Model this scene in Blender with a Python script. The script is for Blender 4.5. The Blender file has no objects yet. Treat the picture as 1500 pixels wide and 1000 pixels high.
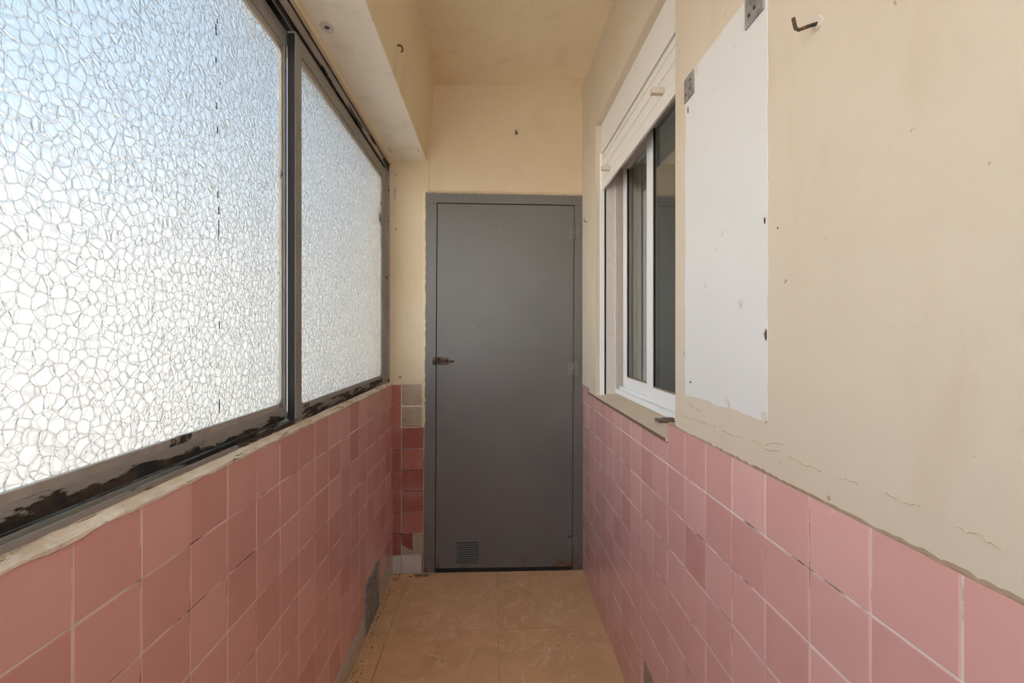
import bpy, bmesh, math, random
from mathutils import Vector, Matrix

S = bpy.context.scene
C = S.collection
RND = random.Random(7)

# ------------------------------------------------------------------ camera
EYE = 1.336                       # eye height above the floor
cam_d = bpy.data.cameras.new('camera')
cam = bpy.data.objects.new('camera', cam_d); C.objects.link(cam)
cam_d.sensor_width = 36.0
cam_d.lens = 671.28 / 1500 * 36.0
cam_d.shift_y = -(500 - 490.6) / 1500
cam_d.clip_start = 0.02
cam.location = (0, 0, EYE)
cam.rotation_euler = (math.radians(90), 0, -0.0416)
S.camera = cam

# ------------------------------------------------------------------ sky
W = bpy.data.worlds.new('sky'); S.world = W; W.use_nodes = True
nt = W.node_tree; nt.nodes.clear()
o = nt.nodes.new('ShaderNodeOutputWorld'); b = nt.nodes.new('ShaderNodeBackground')
tc = nt.nodes.new('ShaderNodeTexCoord'); sx = nt.nodes.new('ShaderNodeSeparateXYZ')
ns = nt.nodes.new('ShaderNodeTexNoise'); ns.inputs['Scale'].default_value = 3.0
ns.inputs['Detail'].default_value = 6.0
ml = nt.nodes.new('ShaderNodeMath'); ml.operation = 'MULTIPLY_ADD'
ml.inputs[1].default_value = 0.30; ml.inputs[2].default_value = 0.35
ad = nt.nodes.new('ShaderNodeMath'); ad.operation = 'ADD'
rp = nt.nodes.new('ShaderNodeValToRGB')
el = rp.color_ramp.elements
el[0].position = 0.0; el[0].color = (0.60, 0.57, 0.52, 1)
el[1].position = 1.0; el[1].color = (0.58, 0.76, 0.97, 1)
e = el.new(0.20); e.color = (0.82, 0.79, 0.74, 1)
e = el.new(0.36); e.color = (1.0, 0.97, 0.93, 1)
e = el.new(0.68); e.color = (1.0, 0.975, 0.94, 1)
e = el.new(0.86); e.color = (0.66, 0.83, 1.0, 1)
nt.links.new(tc.outputs['Generated'], sx.inputs[0]); nt.links.new(tc.outputs['Generated'], ns.inputs['Vector'])
nt.links.new(ns.outputs['Fac'], ml.inputs[0]); nt.links.new(ml.outputs[0], ad.inputs[0])
nt.links.new(sx.outputs['Z'], ad.inputs[1]); nt.links.new(ad.outputs[0], rp.inputs['Fac'])
nt.links.new(rp.outputs['Color'], b.inputs['Color']); nt.links.new(b.outputs[0], o.inputs[0])
# added fill: sky made several times brighter behind the viewer to light the room
br = nt.nodes.new('ShaderNodeMapRange'); br.interpolation_type = 'SMOOTHSTEP'
br.inputs['From Min'].default_value = 0.50; br.inputs['From Max'].default_value = -0.35
br.inputs['To Min'].default_value = 1.20; br.inputs['To Max'].default_value = 5.7
nt.links.new(sx.outputs['Y'], br.inputs['Value']); nt.links.new(br.outputs['Result'], b.inputs['Strength'])

vs = S.view_settings
vs.view_transform = 'Standard'; vs.look = 'None'; vs.gamma = 1.0; vs.use_curve_mapping = False
vs.exposure = 0.13
S.cycles.max_bounces = 16; S.cycles.diffuse_bounces = 10; S.cycles.transmission_bounces = 12
S.cycles.glossy_bounces = 5

# ------------------------------------------------------------------ material helpers
class NT:
    def __init__(s, name):
        s.m = bpy.data.materials.new(name); s.m.use_nodes = True
        s.t = s.m.node_tree; s.b = s.t.nodes['Principled BSDF']; s.out = s.t.nodes['Material Output']
        s.tc = s.n('TexCoord')
    def n(s, kind, **kw):
        x = s.t.nodes.new('ShaderNode' + kind)
        for k, v in kw.items(): setattr(x, k, v)
        return x
    def l(s, a, b_): s.t.links.new(a, b_)
    def put(s, sock, v):
        if hasattr(v, 'is_output'): s.l(v, sock)
        else: sock.default_value = v
    def coord(s, scale=(1, 1, 1)):
        mp = s.n('Mapping'); s.l(s.tc.outputs['Object'], mp.inputs['Vector'])
        mp.inputs['Scale'].default_value = scale
        return mp.outputs['Vector']
    def noise(s, scale, detail=4.0, rough=0.55, vec=None, dist=0.0):
        x = s.n('TexNoise'); x.inputs['Scale'].default_value = scale
        x.inputs['Detail'].default_value = detail; x.inputs['Roughness'].default_value = rough
        x.inputs['Distortion'].default_value = dist
        s.l(vec if vec is not None else s.tc.outputs['Object'], x.inputs['Vector'])
        return x.outputs['Fac']
    def ramp(s, fac, stops, interp='LINEAR'):
        r = s.n('ValToRGB'); r.color_ramp.interpolation = interp
        el = r.color_ramp.elements
        while len(el) < len(stops): el.new(0.5)
        for e, (p, c) in zip(el, stops):
            e.position = p; e.color = c if len(c) == 4 else (*c, 1)
        s.l(fac, r.inputs['Fac']); return r.outputs['Color']
    def mask(s, fac, lo, hi):
        m = s.n('MapRange'); m.inputs['From Min'].default_value = lo; m.inputs['From Max'].default_value = hi
        s.l(fac, m.inputs['Value']); return m.outputs['Result']
    def mix(s, f, a, b_):
        m = s.n('Mix', data_type='RGBA'); s.put(m.inputs['Factor'], f)
        s.put(m.inputs[6], a if not isinstance(a, tuple) else (*a[:3], 1))
        s.put(m.inputs[7], b_ if not isinstance(b_, tuple) else (*b_[:3], 1))
        return m.outputs[2]
    def math(s, op, a, b_=0.0):
        m = s.n('Math', operation=op); s.put(m.inputs[0], a); s.put(m.inputs[1], b_); return m.outputs[0]
    def bump(s, h, strength=0.3, dist=0.002, normal=None):
        x = s.n('Bump'); x.inputs['Strength'].default_value = strength; x.inputs['Distance'].default_value = dist
        s.l(h, x.inputs['Height'])
        if normal is not None: s.l(normal, x.inputs['Normal'])
        return x.outputs['Normal']
    def done(s, color=None, rough=None, normal=None, metal=None, spec=None):
        if color is not None: s.put(s.b.inputs['Base Color'], color if not isinstance(color, tuple) else (*color[:3], 1))
        if rough is not None: s.put(s.b.inputs['Roughness'], rough)
        if normal is not None: s.l(normal, s.b.inputs['Normal'])
        if metal is not None: s.put(s.b.inputs['Metallic'], metal)
        if spec is not None: s.put(s.b.inputs['Specular IOR Level'], spec)
        return s.m

def m_plain(name, col, rough=0.5, metal=0.0, var=0.08):
    t = NT(name)
    f = t.noise(25, 4)
    c2 = tuple(max(0, x * (1 - var)) for x in col)
    return t.done(t.mix(f, col, c2), rough, t.bump(t.noise(180, 3), 0.08, 0.001), metal)

def m_plaster(name, a, b_, stain=(0.50, 0.38, 0.24), bumpy=0.25):
    t = NT(name)
    big = t.noise(1.6, 5, 0.6)
    c = t.mix(t.mask(big, 0.35, 0.68), a, b_)
    streak = t.noise(9, 5, 0.6, t.coord((1, 1, 0.35)))
    c = t.mix(t.math('MULTIPLY', t.mask(streak, 0.55, 0.8), 0.35), c, stain)
    sp = t.noise(42, 2, 0.5)
    c = t.mix(t.math('MULTIPLY', t.mask(sp, 0.745, 0.77), 0.6), c, (0.25, 0.17, 0.10))
    n = t.bump(t.noise(7, 6, 0.6), bumpy, 0.012)
    n = t.bump(t.noise(120, 3), 0.12, 0.001, n)
    return t.done(c, 0.75, n, spec=0.25)

def m_tile(name, base, dark):
    t = NT(name)
    at = t.n('Attribute'); at.attribute_name = 'tint'
    c = t.mix(at.outputs['Fac'], dark, base)
    f = t.noise(6, 5, 0.6)
    c = t.mix(t.math('MULTIPLY', t.mask(f, 0.45, 0.75), 0.16), c, (0.80, 0.54, 0.48))
    chip = t.noise(38, 3, 0.6, t.coord((1, 1, 1)))
    c = t.mix(t.math('MULTIPLY', t.mask(chip, 0.76, 0.775), 0.8), c, (0.75, 0.62, 0.55))
    n = t.bump(t.noise(14, 2), 0.05, 0.004)
    return t.done(c, t.mask(t.noise(20, 3), 0.0, 3.2), n, spec=0.5)

def m_grout(name, light, dark, lo=0.50, hi=0.62):
    t = NT(name)
    c = t.mix(t.mask(t.noise(7, 6, 0.65), lo, hi), light, dark)
    return t.done(c, 0.9, t.bump(t.noise(160, 3), 0.4, 0.001))

def m_peel(name, paint, scale=(1, 1, 1), amount=0.56, under=(0.016, 0.014, 0.012), rust=(0.065, 0.042, 0.028), zband=None):
    t = NT(name)
    v = t.coord(scale)
    f = t.noise(17, 8, 0.70, v, 0.3)
    if zband:                       # paint is most worn along the lower edge of the rail
        sp = t.n('SeparateXYZ'); t.l(t.tc.outputs['Object'], sp.inputs[0])
        f = t.math('ADD', f, t.math('MULTIPLY', t.mask(sp.outputs['Z'], zband[1], zband[0]), zband[2]))
    m = t.mask(f, amount, amount + 0.025)
    r = t.mix(t.mask(t.noise(30, 4), 0.45, 0.62), under, rust)
    p = t.mix(t.mask(t.noise(5, 5), 0.3, 0.75), paint, tuple(x * 0.72 for x in paint))
    g = t.noise(60, 5, 0.7, v)
    p = t.mix(t.math('MULTIPLY', t.mask(g, 0.52, 0.75), 0.5), p, (0.17, 0.12, 0.08))
    c = t.mix(m, p, r)
    h = t.math('SUBTRACT', 1.0, m)
    n = t.bump(h, 0.6, 0.0015)
    return t.done(c, t.mask(m, -1.2, 1.6), n)

# ------------------------------------------------------------------ materials
PL = m_plaster('cream_plaster', (0.635, 0.545, 0.425), (0.605, 0.51, 0.385))
PL2 = m_plaster('ceiling_plaster', (0.79, 0.675, 0.48), (0.74, 0.61, 0.415), bumpy=0.35)
PL3 = m_plaster('end_wall_plaster', (0.66, 0.54, 0.37), (0.60, 0.48, 0.315), bumpy=0.3)
PLD = m_plaster('dirty_plaster_edge', (0.46, 0.35, 0.23), (0.30, 0.21, 0.125), bumpy=0.5)
MORTAR = m_plaster('bare_mortar', (0.42, 0.34, 0.24), (0.29, 0.22, 0.14), bumpy=0.9)
TILE = m_tile('pink_tile', (0.73, 0.425, 0.375), (0.57, 0.275, 0.24))
TILEX = m_tile('dark_red_tile', (0.42, 0.16, 0.12), (0.24, 0.06, 0.045))
GROUT = m_grout('white_grout', (0.72, 0.64, 0.56), (0.16, 0.10, 0.07))
BASET = m_plain('skirting_tile', (0.60, 0.54, 0.45), 0.35, var=0.3)
BASEG = m_plain('skirting_grout', (0.22, 0.17, 0.12), 0.9)
STEEL = m_peel('peeling_grey_steel', (0.33, 0.315, 0.285), (1, 0.25, 1), 0.60, zband=(1.080, 1.116, 0.24))
STEELC = m_peel('grey_steel_sound', (0.31, 0.30, 0.27), (1, 1, 0.25), 0.66)
STEELP = m_peel('badly_peeled_steel', (0.32, 0.30, 0.27), (1, 0.3, 1.4), 0.47)
STEELF = m_peel('track_steel', (0.31, 0.285, 0.25), (1, 0.12, 1), 0.515, rust=(0.07, 0.04, 0.025))
STRIP = m_peel('lit_strip_steel', (0.62, 0.62, 0.60), (1, 1, 0.2), 0.66)
BEAD = m_peel('glazing_bead', (0.42, 0.39, 0.34), (1, 0.3, 0.3), 0.60)
RUST = m_peel('rusted_iron', (0.13, 0.06, 0.03), (1, 1, 1), 0.5)
GALV = NT('galvanised_plate')
GALV = GALV.done(GALV.mix(GALV.mask(GALV.noise(45, 5, 0.7), 0.38, 0.62), (0.20, 0.195, 0.18), (0.42, 0.41, 0.38)), 0.5,
                 GALV.bump(GALV.noise(90, 3), 0.3, 0.001), 0.35)
ALU = m_plain('white_aluminium', (0.90, 0.89, 0.87), 0.35, var=0.06)
ALUD = m_plain('aged_white_profile', (0.70, 0.64, 0.56), 0.45, var=0.15)
SHUT = m_plain('roller_shutter_plastic', (0.82, 0.79, 0.73), 0.42, var=0.06)
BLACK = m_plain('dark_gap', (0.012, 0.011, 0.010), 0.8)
BEADB = m_plain('brown_gasket', (0.30, 0.22, 0.16), 0.6)
SILL = m_plain('sill_stone', (0.68, 0.54, 0.39), 0.5, var=0.12)
SILLE = m_plain('sill_edge', (0.22, 0.13, 0.08), 0.5, var=0.2)
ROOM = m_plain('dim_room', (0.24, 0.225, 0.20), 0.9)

def m_ledge():
    t = NT('ledge_plaster')
    v = t.coord((1, 0.10, 1))
    c = t.mix(t.mask(t.noise(9, 5), 0.35, 0.65), (0.76, 0.66, 0.53), (0.58, 0.46, 0.33))
    k = t.noise(60, 6, 0.7, v)
    c = t.mix(t.mask(k, 0.56, 0.60), c, (0.34, 0.25, 0.16))
    c = t.mix(t.mask(t.noise(45, 5, 0.7, v), 0.62, 0.65), c, (0.10, 0.07, 0.045))
    c = t.mix(t.math('MULTIPLY', t.mask(t.noise(50, 4), 0.55, 0.7), 0.5), c, (0.80, 0.74, 0.66))
    return t.done(c, 0.9, t.bump(t.math('ADD', t.math('MULTIPLY', k, -1.0), t.noise(90, 4)), 0.8, 0.004))
LEDGE = m_ledge()

def m_door():
    t = NT('grey_door_paint')
    c = t.mix(t.mask(t.noise(2.2, 5), 0.3, 0.7), (0.148, 0.142, 0.131), (0.124, 0.118, 0.107))
    s = t.noise(55, 3, 0.6)
    c = t.mix(t.math('MULTIPLY', t.mask(s, 0.755, 0.77), 0.8), c, (0.55, 0.52, 0.47))
    # rust only along the lowest centimetres, in ragged patches
    sp = t.n('SeparateXYZ'); t.l(t.tc.outputs['Object'], sp.inputs[0])
    low = t.mask(sp.outputs['Z'], 0.10, 0.035)
    r = t.math('MULTIPLY', low, t.mask(t.noise(14, 5, 0.6), 0.52, 0.56))
    c = t.mix(r, c, (0.16, 0.06, 0.03))
    return t.done(c, 0.42, t.bump(t.noise(60, 4), 0.10, 0.001))
DOOR = m_door()
HINGE = m_peel('painted_hinge_steel', (0.19, 0.182, 0.166), (1, 1, 1), 0.63)

def m_white():
    t = NT('white_patch_paint')
    c = t.mix(t.mask(t.noise(2.5, 5), 0.3, 0.7), (0.71, 0.695, 0.665), (0.67, 0.655, 0.62))
    c = t.mix(t.math('MULTIPLY', t.mask(t.noise(22, 6, 0.7, t.coord((1, 1, 0.6))), 0.655, 0.70), 0.5), c, (0.45, 0.33, 0.22))
    return t.done(c, 0.6, t.bump(t.noise(14, 5), 0.15, 0.004))
WHITE = m_white()

def m_floor():
    t = NT('marbled_floor_tile')
    at = t.n('Attribute'); at.attribute_name = 'tint'
    v = t.noise(5, 8, 0.68, None, 1.4)
    c = t.mix(t.mask(v, 0.3, 0.7), (0.74, 0.455, 0.235), (0.58, 0.34, 0.165))
    c = t.mix(t.math('MULTIPLY', at.outputs['Fac'], 0.25), c, (0.84, 0.60, 0.40))
    vein = t.math('ABSOLUTE', t.math('SUBTRACT', t.noise(3.2, 6, 0.6, None, 1.8), 0.5))
    c = t.mix(t.math('MULTIPLY', t.mask(vein, 0.012, 0.0), 0.5), c, (0.88, 0.70, 0.52))
    dirt = t.noise(26, 6, 0.7)
    c = t.mix(t.math('MULTIPLY', t.mask(dirt, 0.66, 0.74), 0.6), c, (0.16, 0.09, 0.05))
    return t.done(c, t.mask(t.noise(8, 4), -0.9, 1.4), t.bump(t.noise(20, 4), 0.06, 0.003))
FLOOR = m_floor()

def m_glass_hammered():
    """cell-patterned (cathedral) glass: real refraction through a pebbled relief"""
    t = NT('pebbled_obscure_glass')
    t.t.nodes.remove(t.b)
    w = t.n('TexNoise'); w.inputs['Scale'].default_value = 45; w.inputs['Detail'].default_value = 2
    t.l(t.tc.outputs['Object'], w.inputs['Vector'])
    mv = t.n('VectorMath', operation='MULTIPLY_ADD'); t.l(w.outputs['Color'], mv.inputs[0])
    mv.inputs[1].default_value = (0.009, 0.009, 0.009); t.l(t.tc.outputs['Object'], mv.inputs[2])
    vo = t.n('TexVoronoi', feature='DISTANCE_TO_EDGE'); vo.inputs['Scale'].default_value = 56
    t.l(mv.outputs[0], vo.inputs['Vector'])
    d = vo.outputs['Distance']
    dome = t.math('POWER', t.math('ADD', d, 0.002), 0.5)
    h = t.math('ADD', dome, t.math('MULTIPLY', t.noise(110, 2), 0.22))
    nrm = t.bump(h, 1.0, 0.0016)
    g = t.n('BsdfGlass'); g.inputs['Roughness'].default_value = 0.25; g.inputs['IOR'].default_value = 1.45
    groove_shade = t.mix(t.mask(d, 0.0, 0.11), (0.80, 0.795, 0.78), (0.97, 0.98, 0.98))   # groove lines darkened in the glass colour to imitate refraction
    t.l(groove_shade, g.inputs['Color']); t.l(nrm, g.inputs['Normal'])
    t.l(g.outputs[0], t.out.inputs['Surface'])
    return t.m
GLASSH = m_glass_hammered()

def m_glass_clear():
    t = NT('clear_window_glass')
    t.put(t.b.inputs['Base Color'], (0.80, 0.86, 0.84, 1)); t.b.inputs['Roughness'].default_value = 0.02
    t.b.inputs['Transmission Weight'].default_value = 1.0; t.b.inputs['IOR'].default_value = 1.65
    return t.m
GLASS = m_glass_clear()

# ------------------------------------------------------------------ mesh helpers
class MB:
    def __init__(s): s.bm = bmesh.new(); s.tint = s.bm.faces.layers.float.new('tint')
    def quad(s, pts, tint=0.5, mi=0):
        f = s.bm.faces.new([s.bm.verts.new(p) for p in pts]); f[s.tint] = tint; f.material_index = mi; return f
    def box(s, x0, x1, y0, y1, z0, z1, tint=0.5, mi=0, bevel=0.0):
        x0, x1 = sorted((x0, x1)); y0, y1 = sorted((y0, y1)); z0, z1 = sorted((z0, z1))
        v = [s.bm.verts.new((x, y, z)) for x in (x0, x1) for y in (y0, y1) for z in (z0, z1)]
        fs = []
        for q in ((0, 1, 3, 2), (4, 6, 7, 5), (0, 4, 5, 1), (2, 3, 7, 6), (0, 2, 6, 4), (1, 5, 7, 3)):
            f = s.bm.faces.new([v[i] for i in q]); f[s.tint] = tint; f.material_index = mi; fs.append(f)
        if bevel:
            ed = {e for f in fs for e in f.edges}
            bmesh.ops.bevel(s.bm, geom=list(ed), offset=bevel, segments=2, affect='EDGES', profile=0.6)
        return s
    def prism(s, pts, vec, tint=0.5, mi=0):
        """closed polygon pts extruded along vec"""
        vec = Vector(vec)
        a = [s.bm.verts.new(p) for p in pts]; b_ = [s.bm.verts.new(Vector(p) + vec) for p in pts]
        fs = [s.bm.faces.new(a), s.bm.faces.new(list(reversed(b_)))]
        n = len(pts)
        for i in range(n): fs.append(s.bm.faces.new((a[i], b_[i], b_[(i + 1) % n], a[(i + 1) % n])))
        for f in fs: f[s.tint] = tint; f.material_index = mi
        return s
    def tube(s, path, r, seg=10, mi=0):
        P = [Vector(p) for p in path]; rings = []
        R = r if isinstance(r, (list, tuple)) else [r] * len(P)
        up = Vector((0.31, 0.57, 0.76)).normalized()
        for i, p in enumerate(P):
            d = (P[min(i + 1, len(P) - 1)] - P[max(i - 1, 0)]).normalized()
            u = d.cross(up).normalized(); w = d.cross(u)
            rings.append([s.bm.verts.new(p + (u * math.cos(2 * math.pi * k / seg) + w * math.sin(2 * math.pi * k / seg)) * R[i]) for k in range(seg)])
        for a, b_ in zip(rings, rings[1:]):
            for k in range(seg):
                f = s.bm.faces.new((a[k], a[(k + 1) % seg], b_[(k + 1) % seg], b_[k])); f.smooth = True; f.material_index = mi
        for q in (rings[0], list(reversed(rings[-1]))):
            f = s.bm.faces.new(q); f.material_index = mi
        return s
    def build(s, name, mats, parent=None, loc=None):
        bmesh.ops.recalc_face_normals(s.bm, faces=s.bm.faces)
        me = bpy.data.meshes.new(name); s.bm.to_mesh(me); s.bm.free()
        for m in (mats if isinstance(mats, (list, tuple)) else [mats]): me.materials.append(m)
        ob = bpy.data.objects.new(name, me); C.objects.link(ob)
        if parent is not None:
            ob.parent = parent
            ob.matrix_parent_inverse = parent.matrix_world.inverted()
        return ob

def empty(name, loc=(0, 0, 0)):
    ob = bpy.data.objects.new(name, None); C.objects.link(ob); ob.location = loc
    ob.empty_display_size = 0.05
    ob.matrix_world = Matrix.Translation(loc)
    return ob
def tag(ob, label=None, cat=None, group=None, kind=None):
    if label: ob['label'] = label
    if cat: ob['category'] = cat
    if group: ob['group'] = group
    if kind: ob['kind'] = kind
    return ob

def tiles(mb, axis, face, back, us, vs_, gap=0.0030, skip=(), side=1, tint=None, mi=0, jit=0.0006):
    """one bevelled box per tile; axis 'x' wall (u=Y, v=Z) or 'y' wall (u=X, v=Z). side: sign of outward normal"""
    for i in range(len(us) - 1):
        for j in range(len(vs_) - 1):
            if (i, j) in skip: continue
            u0, u1 = sorted((us[i], us[i + 1])); v0, v1 = sorted((vs_[j], vs_[j + 1]))
            a = [gap / 2 + RND.uniform(-jit, jit) for _ in range(4)]
            u0 += a[0]; u1 -= a[1]; v0 += a[2]; v1 -= a[3]
            t = tint(i, j) if tint else min(1, max(0, RND.gauss(0.62, 0.17) - (0.3 if RND.random() < 0.07 else 0)))
            f0 = face + RND.uniform(-0.0004, 0.0004)
            bv = 0.0012
            def P(u, v, d): return (d, u, v) if axis == 'x' else (u, d, v)
            e = f0 - side * bv
            o_ = [P(u0, v0, e), P(u1, v0, e), P(u1, v1, e), P(u0, v1, e)]
            n_ = [P(u0 + bv, v0 + bv, f0), P(u1 - bv, v0 + bv, f0), P(u1 - bv, v1 - bv, f0), P(u0 + bv, v1 - bv, f0)]
            k_ = [P(u0, v0, back), P(u1, v0, back), P(u1, v1, back), P(u0, v1, back)]
            mb.quad(n_, t, mi)
            for k in range(4):
                q = (k + 1) % 4
                mb.quad([o_[k], o_[q], n_[q], n_[k]], t, mi)
                mb.quad([k_[k], k_[q], o_[q], o_[k]], t, mi)

def arange(a, b_, st):
    r = []; x = a
    while x < b_ - 1e-6: r.append(x); x += st
    return r

def ragged(path_fn, n, amp, seed):
    r = random.Random(seed); out = []; v = 0
    for i in range(n + 1):
        v = 0.6 * v + r.uniform(-amp, amp)
        out.append(path_fn(i / n, v))
    return out

# ------------------------------------------------------------------ dimensions
XR, XL, YE = 0.5096, -0.5637, 2.597
YB = -1.30                                  # wall behind the camera
DR, DL = 1.078, 1.064                       # dado tops
SOF, CEI = 2.312, 2.752

# ------------------------------------------------------------------ floor
def build_floor():
    mb = MB()
    mb.box(-0.80, 0.72, YB - 0.12, YE + 0.12, -0.12, -0.003, 0.3, 1)
    xs = [-0.58, -0.468, 0.024, 0.53]
    ys = [YB - 0.02, -0.935, -0.431, 0.073, 0.577, 1.081, 1.583, 2.085, 2.585, 2.62]
    for i in range(len(xs) - 1):
        for j in range(len(ys) - 1):
            t = RND.random()
            x0, x1, y0, y1 = xs[i] + .0018, xs[i + 1] - .0018, ys[j] + .0018, ys[j + 1] - .0018
            mb.box(x0, x1, y0, y1, -0.004, 0.0, t, 0)
    return tag(mb.build('floor', [FLOOR, m_grout('floor_grout', (0.70, 0.50, 0.33), (0.34, 0.21, 0.12), 0.35, 0.7)]),
               'worn beige-brown marbled floor tiles of the narrow balcony', 'floor', kind='structure')
build_floor()

# plaster crumbs and dust swept along the left skirting and under the door
def build_debris():
    mb = MB(); r = random.Random(3)
    for k in range(420):
        if r.random() < 0.55:
            y = r.uniform(1.5, 2.58); x = XL + 0.012 + abs(r.gauss(0, 0.022))
        elif r.random() < 0.5:
            x = -0.39 + r.gauss(0, 0.03); y = 2.575 - abs(r.gauss(0, 0.012))
        else:
            x = r.uniform(-0.5, 0.48); y = r.uniform(1.7, 2.56)
            if x > -0.2 and r.random() < 0.7: continue
        s = r.uniform(0.0008, 0.0030) * (1.7 if x < -0.35 and y > 2.5 else 1)
        m = Matrix.Translation((x, y, s * 0.45)) @ Matrix.Rotation(r.uniform(0, 6.28), 4, 'Z') @ Matrix.Diagonal((s * 1.5, s, s * 0.55, 1))
        g = bmesh.ops.create_icosphere(mb.bm, subdivisions=1, radius=1.0, matrix=m)
        mi = 0 if r.random() < 0.55 else 1
        for v in g['verts']:
            v.co += Vector((r.uniform(-1, 1), r.uniform(-1, 1), 0)) * s * 0.25
            for f in v.link_faces: f.material_index = mi
    ob = mb.build('plaster_debris', [MORTAR, m_plain('dark_grit', (0.09, 0.055, 0.03), 0.9)])
    tag(ob, 'dust and plaster crumbs scattered on the floor along the left skirting', 'debris', kind='stuff')
build_debris()

# ------------------------------------------------------------------ right wall
OY0, OY1, OZ0, OZ1 = 1.257, 2.249, 1.030, 2.372
def build_right():
    mb = MB(); x0, x1 = XR - 0.0015, 0.72
    mb.box(XR + 0.007, x1, YB - 0.1, YE + 0.1, 0, OZ0 - 0.012)
    mb.box(x0, x1, YB - 0.1, OY0, DR, CEI + .05)
    mb.box(XR + 0.007, x1, YB - 0.1, OY0, OZ0 - 0.012, DR)
    mb.box(XR + 0.007, x1, OY0, 1.3186, OZ0 - 0.012, DR - 0.004)
    mb.box(x0, x1, OY1, YE + 0.1, DR - 0.02, CEI + .05)
    mb.box(XR + 0.007, x1, 2.3986, YE + 0.1, OZ0 - 0.012, DR - 0.02)
    mb.box(x0, x1, OY1, 2.3986, OZ0 - 0.012, DR - 0.02)
    mb.box(x0, x1, OY0, OY1, OZ1, CEI + .05)
    w = tag(mb.build('wall_right', PL), 'cream plastered right wall above a pink tile dado', 'wall', kind='structure')
    # tile dado
    mb = MB(); Y0 = 0.4786
    us = [Y0 + 0.12 * k for k in range(-14, 18)] + [YE - 0.004]
    vs_ = [0.0] + [1.336 - 0.378 - 0.12 * (k - 1) for k in range(9, 0, -1) if 1.336 - 0.378 - 0.12 * (k - 1) > 0.01] + [DR]
    nrow = len(vs_) - 1
    sk = set()
    for i in range(len(us) - 1):
        if us[i] > 1.30 and us[i] < 2.39: sk.add((i, nrow - 1))
        if us[i] > 1.43 and us[i] < 1.5: sk.add((i, 1))
    tiles(mb, 'x', XR, XR + 0.0085, us, vs_, skip=sk, side=-1)
    # cut tiles under the sill
    tiles(mb, 'x', XR, XR + 0.0085, [Y0 + 0.12 * k for k in range(7, 17)], [1.336 - 0.378, 1.0225], side=-1)
    d = mb.build('tile_dado', TILE, w); d['label'] = 'pink glazed square wall tiles'
    mb = MB()
    for a, b_, c, e in ((YB, YE, 0.0, 0.118), (YB, 1.4386, 0.118, 0.238), (1.5586, YE, 0.118, 0.238), (YB, YE, 0.238, 1.018), (YB, 1.3186, 1.018, DR - 0.003), (2.3986, YE, 1.018, DR - 0.003)):
        mb.quad([(XR + 0.0015, a, c), (XR + 0.0015, b_, c), (XR + 0.0015, b_, e), (XR + 0.0015, a, e)])
    mb.build('grout', GROUT, w)
    mb = MB(); mb.box(XR + 0.0050, XR + 0.0069, 1.4386, 1.545, 0.112, 0.232); mb.build('exposed_mortar', MORTAR, w)
    # dirty plaster lip where the wall meets the tiles
    mb = MB(); r = random.Random(11); n = 260; pr = None
    for i in range(n + 1):
        y = YB + (1.30 - YB) * i / n
        q_ = 0.5 + 0.5 * math.sin(y * 23) * math.sin(y * 9.1 + 1); h = 0.0030 + 0.0022 * q_ + r.uniform(-0.0009, 0.0009); o_ = 0.0019 + r.uniform(-0.0003, 0.0005)
        cur = [(XR, y, DR - 0.0015), (XR - o_, y, DR + 0.001), (XR - o_ * 0.8, y, DR + h), (XR, y, DR + h + 0.006)]
        if pr:
            for k in range(3): mb.quad([pr[k], cur[k], cur[k + 1], pr[k + 1]])
        pr = cur
    mb.build('plaster_lip', PLD, w)
    # cracked ripples in the plaster band just above
    mb = MB(); r = random.Random(8)
    for line in [[(1.2117, 1.1195), (1.1486, 1.1246), (1.0844, 1.1247), (1.0399, 1.1269)], [(0.9958, 1.125), (0.9694, 1.1246), (0.9442, 1.1228), (0.9101, 1.1275)], [(0.8831, 1.1309), (0.8509, 1.1291), (0.8356, 1.1225), (0.8147, 1.1265), (0.7948, 1.129)], [(0.7703, 1.127), (0.7472, 1.1274), (0.7271, 1.1244), (0.7049, 1.127), (0.6854, 1.1231)], [(0.6508, 1.1271), (0.6303, 1.1291), (0.617, 1.1285)], [(0.5717, 1.1318), (0.5425, 1.1284), (0.5245, 1.1318)], [(0.4843, 1.1258), (0.4561, 1.1269), (0.4369, 1.1216)], [(0.8399, 1.1291), (0.8086, 1.1416), (0.7795, 1.146)], [(1.1772, 1.1551), (1.1289, 1.1521), (1.0916, 1.1482)]]:
        pts = []
        for (a, b_), (c, d_) in zip(line, line[1:]):
            for k in range(6): pts.append((a + (c - a) * k / 6, b_ + (d_ - b_) * k / 6 + r.uniform(-.0018, .0018)))
        pts.append(line[-1]); pr = None; n = len(pts)
        for i, (y, z) in enumerate(pts):
            w_ = 0.0005 * math.sin(math.pi * (i + .35) / (n + .2)) * r.uniform(.5, 1.3)
            cur = [(XR - .0012, y, z - w_ * 2.0), (XR - .0030, y, z - w_ * .4), (XR - .0012, y, z + w_)]
            if pr:
                for k in range(2): mb.quad([pr[k], cur[k], cur[k + 1], pr[k + 1]])
            pr = cur
    mb.build('plaster_crack', m_plaster('crack_plaster', (0.60, 0.50, 0.37), (0.50, 0.39, 0.26), bumpy=0.5), w)
    # white painted rectangle
    y0, y1, z0, z1 = 0.828, 1.190, 1.176, 2.008
    pts = []
    pts += ragged(lambda s, v: (XR - 0.0024, y0 + v, z0 + (z1 - z0) * s), 26, 0.0018, 1)
    pts += ragged(lambda s, v: (XR - 0.0024, y0 + (y1 - y0) * s, z1 + v), 14, 0.0010, 2)[1:]
    pts += ragged(lambda s, v: (XR - 0.0024, y1 + v, z1 - (z1 - z0) * s), 26, 0.0016, 4)[1:]
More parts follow.
